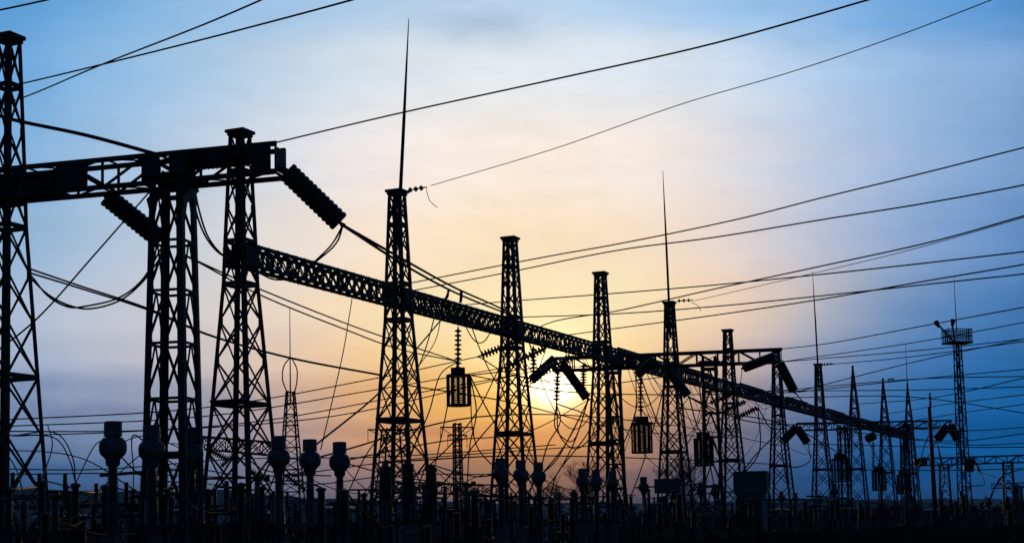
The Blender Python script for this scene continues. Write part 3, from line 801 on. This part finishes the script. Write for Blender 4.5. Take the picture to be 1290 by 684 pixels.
make_transformer(948, 600, 150, 3.3, 'large dark transformer tank between the second cross beam columns and its right tower')
def make_cabinet(px, ytop, D, w, h, label):
    p = P(px, HZ, D); p.z = 0
    r = thing('control_cabinet', label, 'cabinet', p, R(-8)); H = (HZ - ytop) * D / F + EYE
    b = NB(); box(b, Vector((0, 0, H - h / 2)), (w, .8, h)); bmesh.ops.bevel(b, geom=b.edges[:], offset=.03, segments=1, affect='EDGES'); obj('cabinet_body', b, PAINT, r)
    b = NB(); box(b, Vector((0, -.42, H - h / 2)), (w * .86, .04, h * .8)); box(b, Vector((w * .3, -.46, H - h / 2)), (.04, .04, .2)); obj('door', b, PAINT, r)
    for s in (-1, 1):
        for t in (-1, 1):
            b = NB(); angle(b, Vector((s * w * .4, t * .3, 0)), Vector((s * w * .4, t * .3, H - h)), .12, s, t); obj('leg', b, STEEL, r)
    return r
make_cabinet(842, 607, 125, 2.1, 1.2, 'pale raised cabinet between the line trap and the rod tower foot')

# slender pole right
pb = P(1179, 660, 205); pt_ = P(1171, 513, 205)
r = thing('slender_pole', 'slender dark pole with an insulator on its tip, left of the floodlight mast', 'pole', (pb.x, pb.y, 0))
Hh = pt_.z
b = NB(); tube(b, [Vector((0, 0, 0)), Vector((-.15, 0, Hh))], [.33, .24], 10); obj('shaft', b, STEEL, r, True)
b = NB(); lathe(b, sheds(.3, .22, Hh, Hh + 2.0, 8, .4), 10); obj('top_insulator', b, PORC, r, True)
b = NB(); tube(b, [Vector((-.12, 0, Hh - 4)), Vector((.9, 0, Hh - 3.8))], .07, 6); obj('bracket', b, STEEL, r)

# floodlight mast
D = 150.; p = P(1217, 660, D); p.z = 0
r = thing('floodlight_mast', 'tall lattice mast with railed platform and two floodlights near the right edge', 'mast', p, R(12))
ZP = P(1208, 433, D).z
lattice(r, [(0, 1.15), (ZP, .62)], [k * ZP / 17 for k in range(18)], .13, .075, 'Z')
b = NB(); box(b, Vector((0, 0, ZP + .06)), (2.5, 1.7, .14)); obj('platform', b, STEEL, r)
b = NB()
for k in range(13):
    for y in (-.83, .83): bar(b, Vector((-1.22 + k * 2.44 / 12, y, ZP + .1)), Vector((-1.22 + k * 2.44 / 12, y, ZP + 1.4)), .045, .045, Vector((0, 1, 0)))
for k in range(9):
    for x in (-1.22, 1.22): bar(b, Vector((x, -.83 + k * .2075, ZP + .1)), Vector((x, -.83 + k * .2075, ZP + 1.4)), .045, .045, Vector((0, 1, 0)))
for z in (.12, .75, 1.4):
    for y in (-.83, .83): bar(b, Vector((-1.26, y, ZP + z)), Vector((1.26, y, ZP + z)), .08, .06, Vector((0, 1, 0)))
    for x in (-1.22, 1.22): bar(b, Vector((x, -.85, ZP + z)), Vector((x, .85, ZP + z)), .08, .06, Vector((1, 0, 0)))
obj('railing', b, STEEL, r)
for (x0, x1, z1) in ((-.4, -1.95, 2.0), (-.25, -.45, 2.1)):
    b = NB(); tube(b, [Vector((x0, 0, ZP + .2)), Vector((x1, 0, ZP + z1 - .1))], .09, 7)
    lp = obj('lamp_arm', b, STEEL, r)
    b = NB(); dd = Vector((-.55, -.3, .6)) if x1 < -1 else Vector((0, -.3, .75)); lathe(b, [(.12, -.1), (.17, .1), (.26, .55), (.24, .62), (.02, .63)], 10, Vector((x1, 0, ZP + z1 - .25)), dd); obj('floodlight', b, STEEL, lp)
b = NB(); tube(b, [Vector((0, 0, ZP)), Vector((-.02, 0, ZP + 6.8))], [.06, .02], 6); obj('lightning_rod', b, STEEL, r)

# small distant masts
def mast(px, ytop, D, w0, w1, label, rodtop=None, arms=(), seg=14):
    p = P(px, HZ, D); p.z = 0; H = P(px, ytop, D).z
    r = thing('lattice_mast', label, 'mast', p, R(20), None)
    k = D / 110
    lattice(r, [(0, w0), (H, w1)], [i * H / seg for i in range(seg + 1)], .11 * k, .06 * k, 'Z')
    if rodtop:
        b = NB(); tube(b, [Vector((0, 0, H - 1)), Vector((0, 0, P(px, rodtop, D).z))], [.06 * k, .025 * k], 6); obj('lightning_rod', b, STEEL, r)
    for z, l in arms:
        b = NB(); bar(b, Vector((-l / 2, 0, z)), Vector((l / 2, 0, z)), .1 * k, .1 * k, Vector((0, 1, 0)))
        for s in (-1, 1): bar(b, Vector((s * l / 2, 0, z)), Vector((s * l * .5, 0, z - .9 * k)), .04 * k, .04 * k, Vector((0, 1, 0))); bar(b, Vector((s * l / 2, 0, z)), Vector((0, 0, z - .8 * k)), .05 * k, .05 * k, Vector((0, 1, 0)))
        obj('cross_arm', b, STEEL, r)
    return r
mast(367, 494, 130, 2.6, .75, 'small lattice mast with a thin rod behind the trio left of the rod tower', rodtop=388)
mast(578, 534, 300, 1.9, 1.5, 'thin distant communication mast directly below the left-hand line trap', arms=((P(578, 538, 300).z, 7), (P(578, 548, 300).z, 4)), seg=20)
mast(497, 541, 260, 6.5, 3.4, 'wide distant lattice mast seen between the legs of the tall rod tower', arms=((P(497, 541, 260).z, 9),), seg=10)
mast(1283, 612, 330, 2.2, 1.2, 'short distant mast at the very right edge', seg=8)

# ------------------------------------------------------------------ wires
for i in range(1, 11):
    for k in range(18):
        p = TP[i].lerp(TP[i + 1], k / 18); ANCH.append(Vector((p.x, p.y, HB - .75)))
for p in TP:
    w_ = .7
    for z in (22.6, 20.7, 18.8, 16.9, 15.2, 12.6, 10.5, 8.2, 5.7): ANCH.append(Vector((p.x + .3, p.y, z)))
for a, b_ in G:
    for k in range(12): q = a.lerp(b_, k / 12); ANCH.append(Vector((q.x, q.y, HB - .55))); ANCH.append(Vector((q.x, q.y, HB + .6)))
ANCH2 = [(proj(a), a) for a in ANCH]
def wire(pts, Da, Db, w, label, group='overhead wires', cat='wire', name='overhead_wire', snap=14):
    """smooth curve through picture points, depth going evenly from Da to Db"""
    inside = lambda q: 2 < q[0] < 1288 and q[1] > 2
    ends = [None, None]
    for k, q in ((0, pts[0]), (1, pts[-1])):
        if snap and inside(q):
            dd = Da if k == 0 else Db
            best = min(ANCH2, key=lambda a: math.dist(a[0], q) + abs(a[1].y - dd) * .25)
            if math.dist(best[0], q) < snap: ends[k] = best
    pts = list(pts)
    if ends[0]: pts[0] = ends[0][0]; Da = ends[0][1].y
    if ends[1]: pts[-1] = ends[1][0]; Db = ends[1][1].y
    L_ = [0]
    for a, b_ in zip(pts, pts[1:]): L_.append(L_[-1] + math.dist(a, b_))
    tot = L_[-1]
    base = []
    for (x, y), l in zip(pts, L_):
        f = l / tot
        base.append(P(x, y, 1 / ((1 - f) / Da + f / Db)))
    if len(base) == 2:
        m = (base[0] + base[1]) / 2; m.z -= (base[0] - base[1]).length * .006; base.insert(1, m)
    out_ = []
    for i in range(len(base) - 1):
        p0 = base[max(0, i - 1)]; p1 = base[i]; p2 = base[i + 1]; p3 = base[min(len(base) - 1, i + 2)]
        if i == 0: p0 = p1 * 2 - p2
        if i == len(base) - 2: p3 = p2 * 2 - p1
        l1 = max(1e-3, (p1 - p0).length) ** .5; l2 = (p2 - p1).length ** .5; l3 = max(1e-3, (p3 - p2).length) ** .5
        m1 = ((p1 - p0) / l1 - (p2 - p0) / (l1 + l2) + (p2 - p1) / l2) * l2
        m2 = ((p2 - p1) / l2 - (p3 - p1) / (l2 + l3) + (p3 - p2) / l3) * l2
        for k in range(8):
            t = k / 8; t2 = t * t; t3 = t2 * t
            out_.append(p1 * (2 * t3 - 3 * t2 + 1) + m1 * (t3 - 2 * t2 + t) + p2 * (-2 * t3 + 3 * t2) + m2 * (t3 - t2))
    out_.append(base[-1])
    rs = [max(.006, w / 2 * p.y / F) for p in out_]
    # one real thickness along the whole wire
    rm = sum(rs) / len(rs); rs = [rm] * len(rs)
    return tubeobj(name, label, cat, out_, rs, CABLE, group, 5)
W = wire
W([(-30, 19), (20, 9), (110, -11)], 50, 46, 2.6, 'short wire cutting the top left corner of the sky')
W([(-20, 116), (35, 104), (260, 49), (445, 0), (500, -16)], 70, 45, 2.4, 'shallower of two wires rising from the left edge tower to the top edge')
W([(-20, 140), (35, 121), (130, 81), (260, 30), (330, 0), (370, -18)], 70, 45, 2.2, 'steeper of two wires rising from the left edge tower to the top edge')
W([(-10, 143), (16, 151), (110, 171), (200, 192)], 64, 62, 5.0, 'thick conductor from the left edge tower down to the near cross beam')
W([(318, 181), (490, 146), (700, 100), (900, 55), (1095, 0), (1150, -16)], 62, 42, 2.5, 'long wire rising from the near cross beam to the top edge')
W([(543, 234), (700, 187), (860, 131), (1000, 90), (1130, 46), (1250, 0), (1290, -16)], 96, 60, 1.3, 'thin earth wire rising right from the tall rod tower top')
W([(1330, 176), (1290, 186), (1160, 219), (1040, 248), (930, 276), (780, 307), (690, 323), (518, 352)], 70, 112, 1.9, 'highest long wire at the right edge')
W([(1330, 223), (1290, 233), (1160, 257), (1040, 276), (900, 299), (780, 315), (640, 343), (520, 366)], 72, 112, 1.9, 'second highest long wire at the right edge')
W([(1330, 261), (1290, 272), (1180, 303), (1040, 334), (900, 364), (780, 391), (688, 408), (655, 418)], 75, 122, 1.8, 'third highest long wire at the right edge, ending at the tower left of the sun')
W([(1330, 263), (1290, 274), (1150, 314), (1000, 350), (874, 379)], 90, 146, 1.0, 'thin earth wire from the second rod tower top to the right edge')
W([(1330, 312), (1290, 317), (1160, 332), (1040, 345), (900, 359), (780, 369), (660, 378), (585, 384)], 78, 125, 1.7, 'fourth long wire at the right edge, nearly level')
W([(1330, 325), (1290, 333), (1160, 355), (1040, 376), (900, 397), (780, 413), (700, 424)], 80, 128, 1.7, 'steeper of two crossing wires below the middle right')
W([(1330, 340), (1290, 345), (1160, 359), (1040, 372), (900, 386), (780, 395), (660, 402)], 80, 128, 1.7, 'flatter of two crossing wires below the middle right')
W([(1330, 380), (1290, 387), (1160, 411), (1040, 433), (990, 440)], 90, 128, 1.4, 'wire from the right end of the second cross beam to the right edge')
for i, (a, b_, c) in enumerate((((1290, 406), (1160, 430), (985, 461)), ((1290, 427), (1160, 441), (985, 449)), ((1290, 430), (1150, 449), (1045, 458)), ((1290, 427), (1160, 454), (1003, 482)), ((1290, 465), (1160, 477), (1010, 486)), ((1290, 474), (1160, 477), (960, 477)),
      ((1290, 476), (1180, 500), (1080, 515)), ((1290, 487), (1160, 491), (900, 493)), ((1290, 497), (1200, 508), (1120, 522)), ((1290, 509), (1210, 520), (1150, 530)), ((1290, 538), (1220, 542), (1130, 538)), ((1290, 546), (1210, 555), (1130, 556)), ((1290, 558), (1220, 560), (1050, 552)), ((1290, 563), (1200, 563), (1020, 560)), ((1290, 590), (1200, 592), (1020, 584)), ((1290, 520), (1150, 500), (1000, 495)))):
    e = (a[0] + 30, a[1] + (a[1] - b_[1]) * 30 / max(40, a[0] - b_[0]))
    W([e, a, b_, c], 110 + i * 5, 150 + i * 6, 1.25, '%s thin wire from the top in the blue fan at the right edge' % ordn(i), 'fan of wires at the right edge', snap=45)
# left conductors
for k, dy in enumerate((0, 6)):
    W([(432 - k * 3, 281 + dy * .6), (503, 324 + dy), (570, 361 + dy), (632, 389 + dy * .6), (655, 404 + dy * .3)], 63, 118, 2.8, ['upper', 'lower'][k] + ' line of the twin conductor from the big right string towards the sun', 'twin conductor right of the big string')
    W([(434 - k * 5, 284), (424 - k * 6, 306 + k * 2), (398 - k * 2, 330)], 63, 72, 2.4, ['right', 'left'][k] + ' jumper lead hanging below the big right string')
    W([(38, 339 + k * 5), (100, 360 + k * 3), (185, 388 + k * 2), (262, 421 + k), (360, 449 + k), (480, 472 + k)], 66, 110, 2.2, ['upper', 'lower'][k] + ' line of the twin conductor from the left edge tower to the rod tower', 'twin conductor at the left')
    W([(40, 352 - k * 4), (62, 372 + k * 2), (88, 385 + k * 2), (112, 389 - k * 4), (150, 379 - k * 4), (178, 357 - k * 3), (204, 322 - k * 4)], 64, 64, 2.5, ['lower', 'upper'][k] + ' line of the looped jumper hanging left of the near column', 'looped jumper at the left')
    W([(226, 318 + k), (251, 330 + k * 1), (322, 362 + k * 7), (440, 409 + k * 8), (500, 430 + k * 9), (577, 455 + k * 6)], 70, 106, 2.0, ['upper', 'lower'][k] + ' line of the twin conductor from the near column to the left line trap', 'twin conductor to the line trap')
    W([(240 + k * 3, 228), (246 + k * 4, 262), (259 + k * 3, 298), (275 + k * 2, 318), (288, 326)], 63, 76, 2.6, ['left', 'right'][k] + ' jumper lead curving from the near column to the first beam tower')
W([(190, 240), (120, 320), (45, 403), (-10, 447)], 63, 58, 2.4, 'straight dropper slanting from the near cross beam down to the left edge')
W([(325, 345), (345, 352), (375, 350), (405, 342)], 78, 82, 2.4, 'short sagging jumper below the beam right of the first beam tower')
W([(447, 372), (433, 440), (422, 490), (404, 566)], 90, 72, 1.4, 'thin crooked dropper from the long beam to a transformer head')
W([(552, 398), (514, 452), (476, 496), (393, 564)], 103, 72, 2.2, 'thick dropper slanting down left behind the tall rod tower')
W([(556, 398), (548, 430), (522, 490)], 103, 98, 1.2, 'thin dropper right of the tall rod tower')
W([(565, 366), (563, 374), (558, 380)], 84, 84, 4, 'left short spacer clamp hanging on the twin conductor', 'spacer clamps', 'clamp', 'spacer_clamp')
W([(581, 367), (581, 374), (580, 381)], 88, 88, 4, 'right short spacer clamp hanging on the twin conductor', 'spacer clamps', 'clamp', 'spacer_clamp')
W([(537, 238), (541, 252), (551, 262)], 95, 95, .9, 'tiny loose wire tail at the top of the tall rod tower')
W([(870, 380), (880, 386), (883, 392)], 146, 146, .8, 'tiny loose wire tail at the second rod tower top')
string(P(514, 240, 96), P(537, 236, 95), .17, 3, 'small earth-wire insulator at the top of the tall rod tower', 'small earth-wire insulators')
string(P(853, 379, 143), P(873, 378, 143), .2, 3, 'small earth-wire insulator at the top of the second rod tower', 'small earth-wire insulators')
string(P(1037, 459, 194), P(1050, 458, 194), .2, 3, 'small earth-wire insulator at the top of the third rod tower', 'small earth-wire insulators')
string(P(1118, 478, 225), P(1127, 477, 225), .2, 3, 'small earth-wire insulator at a peaked tower top', 'small earth-wire insulators')
# level lines crossing low in the picture
low = [((-20, 530), (260, 513), (470, 477), (620, 455)), ((-20, 538), (260, 524), (472, 491), (640, 462)), ((-20, 543), (180, 542), (330, 530), (530, 494), (700, 470)), ((-20, 549), (150, 544), (420, 524), (640, 480)),
       ((-20, 590), (120, 591), (300, 578), (490, 575), (700, 560)), ((-20, 598), (130, 596), (330, 600), (520, 578), (740, 563)), ((470, 582), (640, 574), (840, 578), (960, 590)), ((400, 540), (600, 525), (820, 532), (1000, 556)),
       ((90, 580), (125, 556), (140, 553)), ((155, 553), (180, 549), (230, 553)), ((120, 588), (200, 560), (260, 548)), ((600, 478), (700, 492), (830, 497), (1000, 497)), ((500, 500), (640, 506), (780, 540), (930, 545)), ((430, 570), (560, 555), (660, 545), (735, 508)),
       ((600, 450), (640, 470), (735, 485), (830, 480)), ((590, 460), (700, 462), (790, 474)), ((870, 520), (990, 535), (1080, 570)), ((860, 500), (940, 530), (1060, 545)), ((-20, 566), (100, 576), (160, 588)), ((250, 596), (380, 610), (500, 598), (650, 606))]
for i, q_ in enumerate(low):
    W(list(q_), 90 + 3 * i, 105 + 4 * i, 1.5, '%s in the set of nearly level thin wires low in the scene' % ordn(i), 'low level wires', snap=40)
# droppers between beam and equipment
drops = [((540, 605), (558, 540), (566, 500), (574, 462)), ((526, 560), (540, 520), (556, 470), (566, 440)), ((596, 478), (600, 520), (592, 560), (580, 600)), ((548, 590), (566, 562), (600, 520), (628, 465), (640, 440)),
 ((565, 590), (610, 545), (650, 500), (672, 470)), ((686, 505), (700, 540), (720, 556), (742, 520)), ((690, 505), (706, 550), (726, 565), (745, 525)), ((703, 512), (706, 530), (690, 560), (680, 585)), ((735, 500), (720, 545), (700, 580), (690, 600)), ((700, 512), (745, 530), (700, 600), (690, 630)),
 ((736, 500), (712, 560), (672, 610), (650, 640)), ((742, 505), (722, 560), (690, 612), (668, 645)), ((812, 480), (828, 530), (840, 550), (850, 560)), ((868, 503), (900, 520), (915, 560)), ((868, 500), (880, 540), (886, 552)), ((962, 520), (972, 540), (976, 545)), ((954, 520), (956, 570), (952, 600)), ((960, 545), (950, 575), (942, 602)),
 ((1001, 496), (1020, 514), (1040, 530)), ((1018, 560), (1020, 580), (1005, 588), (990, 580)), ((1208, 556), (1206, 580), (1190, 590), (1182, 560)), ((1180, 555), (1190, 600), (1180, 620)), ((1235, 596), (1240, 610), (1225, 612), (1218, 598)), ((1240, 590), (1262, 605), (1275, 625)),
 ((1252, 612), (1238, 640), (1242, 625), (1250, 615)), ((1140, 600), (1165, 580), (1185, 560)), ((1100, 560), (1120, 600), (1160, 640)), ((366, 450), (358, 460), (356, 478), (362, 495)), ((368, 452), (374, 465), (374, 480), (371, 495)), ((60, 535), (66, 560), (62, 592)),
 ((46, 540), (70, 552), (88, 580), (93, 596)), ((40, 536), (72, 546), (92, 578), (97, 596)), ((174, 540), (168, 548), (168, 590), (175, 612)), ((440, 575), (500, 600), (560, 612)), ((436, 605), (470, 560), (530, 540)), ((560, 580), (600, 600), (640, 610)), ((620, 590), (600, 560), (590, 500)), ((1180, 500), (1165, 560), (1150, 640)), ((790, 480), (800, 520), (770, 600)), ((830, 560), (860, 590), (880, 612)),
 ((880, 500), (890, 560), (905, 610)), ((985, 500), (984, 560), (990, 620)), ((1030, 560), (1045, 600), (1050, 640)), ((1240, 640), (1262, 600), (1290, 590)), ((1220, 660), (1250, 620), (1280, 575)), ((0, 560), (20, 590), (40, 630)), ((210, 560), (230, 590), (250, 600)), ((300, 560), (330, 590), (350, 600))]
for i, q_ in enumerate(drops):
    x = q_[0][0]; D = 75 + x * .09
    W(list(q_), D, D * .96, 1.7 if x < 1000 else 1.4, '', 'hanging droppers', snap=45)
    o = C.objects[-1]; o['_x'] = x
dl = sorted([o for o in C.objects if '_x' in o.keys()], key=lambda o: o['_x'])
for i, o in enumerate(dl):
    if i < 30: w_ = ordn(i) + ' of the hanging dropper leads counted from the left'
    else: w_ = ordn(len(dl) - 1 - i) + ' of the hanging dropper leads counted from the right'
    o['label'] = w_; del o['_x']

rt = random.Random(5); HI = [a for a in ANCH2 if 450 < a[0][0] < 1010 and 380 < a[0][1] < 560]; LO = [a for a in ANCH2 if 440 < a[0][0] < 1060 and 560 < a[0][1] < 650]
loops = []
while len(loops) < 40:
    a = rt.choice(HI); c = rt.choice(LO if rt.random() < .6 else HI)
    if a is c or not (15 < abs(a[0][0] - c[0][0]) < 130) or abs(a[1].y - c[1].y) > 35: continue
    Ln = (a[1] - c[1]).length; sag = Ln * rt.uniform(.06, .28); pts = []
    if min(a[1].z, c[1].z) - sag < 2: continue
    for k in range(17):
        t = k / 16; q = a[1].lerp(c[1], t); q.z -= sag * 4 * t * (1 - t); pts.append(q)
    loops.append((a[0][0], pts, rt.uniform(.028, .05)))
loops.sort(key=lambda l: l[0])
for i, (x, pts, r_) in enumerate(loops):
    l = '%s slack cable loop from the left, hanging among the towers near the sun' % ordn(i) if i < 20 else '%s slack cable loop from the right, hanging among the towers right of centre' % ordn(39 - i)
    tubeobj('slack_cable', l, 'cable', pts, r_, CABLE, 'slack cable loops')

# ------------------------------------------------------------------ bare trees
def bare_tree(px, ytop, D, label, seed):
    rr = random.Random(seed); p = P(px, HZ, D); p.z = 0; H = P(px, ytop, D).z
    root = thing('bare_tree', label, 'tree', p, 0, 'bare trees behind the yard')
    tb = NB(); bb = NB()
    def grow(bm, a, d, ln, r_, dep):
        pts = [a]; q = a.copy(); dd = d.copy()
        for k in range(4):
            dd = (dd + Vector((rr.uniform(-.16, .16), rr.uniform(-.16, .16), rr.uniform(-.02, .12)))).normalized(); q = q + dd * ln / 4; pts.append(q.copy())
        tube(bm, pts, [r_, r_ * .85, r_ * .7, r_ * .6, r_ * .5], 4 if dep else 7)
        if dep >= 5: return
        for k in range(rr.choice((3, 4, 4)) if dep else 8):
            t = rr.uniform(.3, 1) ; i = min(3, int(t * 4)); base = pts[i].lerp(pts[i + 1], t * 4 - i) if t < 1 else pts[-1]
            ang = rr.uniform(0, 2 * PI); nd = (dd + Vector((math.cos(ang), math.sin(ang), .15)) * rr.uniform(.5, .95)).normalized()
            grow(bb, base, nd, ln * rr.uniform(.5, .72), max(.011 * D / 150, r_ * .45), dep + 1)
    grow(tb, Vector((0, 0, 0)), Vector((0, 0, 1)), H * .5, H * .02, 0)
    obj('trunk', tb, BARK, root); obj('branches', bb, BARK, root)
for i, (x, y, D, l) in enumerate(((738, 574, 190, 'bare leafless tree left of the tower right of the sun'), (700, 606, 210, 'low bare tree under the setting sun'), (836, 566, 190, 'tallest bare tree spreading under the right-hand line trap'), (865, 592, 230, 'thin bare tree right of the rod tower foot'), (602, 622, 240, 'small bare tree left of the sunlit tower foot'), (655, 612, 260, 'small bare tree right below the sun glow'))):
    bare_tree(x, y, D, l, 20 + i)

# far dark scrub along the plain
bm = NB(); rs_ = random.Random(3)
for i in range(5200):
    D = rs_.uniform(420, 900); px = rs_.uniform(-60, 1350)
    c = P(px, 660, D); hgt = 3.6 + 3.5 * noise.noise(Vector((px * .02, D * .004, 0)))
    c.z = rs_.uniform(0, max(.8, hgt))
    s = rs_.uniform(.7, 1.9)
    a = rs_.uniform(0, 2 * PI); u = Vector((math.cos(a), math.sin(a), rs_.uniform(-.5, .5))) * s; v = Vector((rs_.uniform(-.4, .4), rs_.uniform(-.4, .4), 1)) * s * .8
    bm.faces.new([bm.verts.new(c + q) for q in (u, v, -u, -v)])
o = obj('scrub', bm, BARK); tag(o, 'low dark scrub and far brush along the plain behind the yard', 'scrub'); o['kind'] = 'stuff'
# dry grass by the yard floor
bm = NB()
for i in range(3500):
    D = rs_.uniform(60, 330); px = rs_.uniform(-30, 1320); c = P(px, 700, D); c.z = 0
    h = rs_.uniform(.08, .3); w = h * .06 + .01
    bm.faces.new([bm.verts.new(c + q) for q in (Vector((-w, 0, 0)), Vector((w, 0, 0)), Vector((rs_.uniform(-.3, .3) * h, rs_.uniform(-.2, .2), h)))])
o = obj('dry_grass', bm, BARK); tag(o, 'dry grass growing between the equipment footings', 'grass'); o['kind'] = 'stuff'

# ------------------------------------------------------------------ haze
HAZE = .6e-4
if HAZE:
    bm = NB(); box(bm, Vector((0, 3000, 109)), (17000, 23000, 222))
    m = bpy.data.materials.new('haze'); m.use_nodes = True; t = m.node_tree; t.nodes.clear()
    oo = t.nodes.new('ShaderNodeOutputMaterial'); pv = t.nodes.new('ShaderNodeVolumePrincipled'); pv.inputs['Density'].default_value = HAZE; pv.inputs['Color'].default_value = (.22, .55, 1, 1); pv.inputs['Anisotropy'].default_value = .2
    t.links.new(pv.outputs[0], oo.inputs['Volume'])
    o = obj('haze', bm, m); o['kind'] = 'stuff'; o.display_type = 'WIRE'
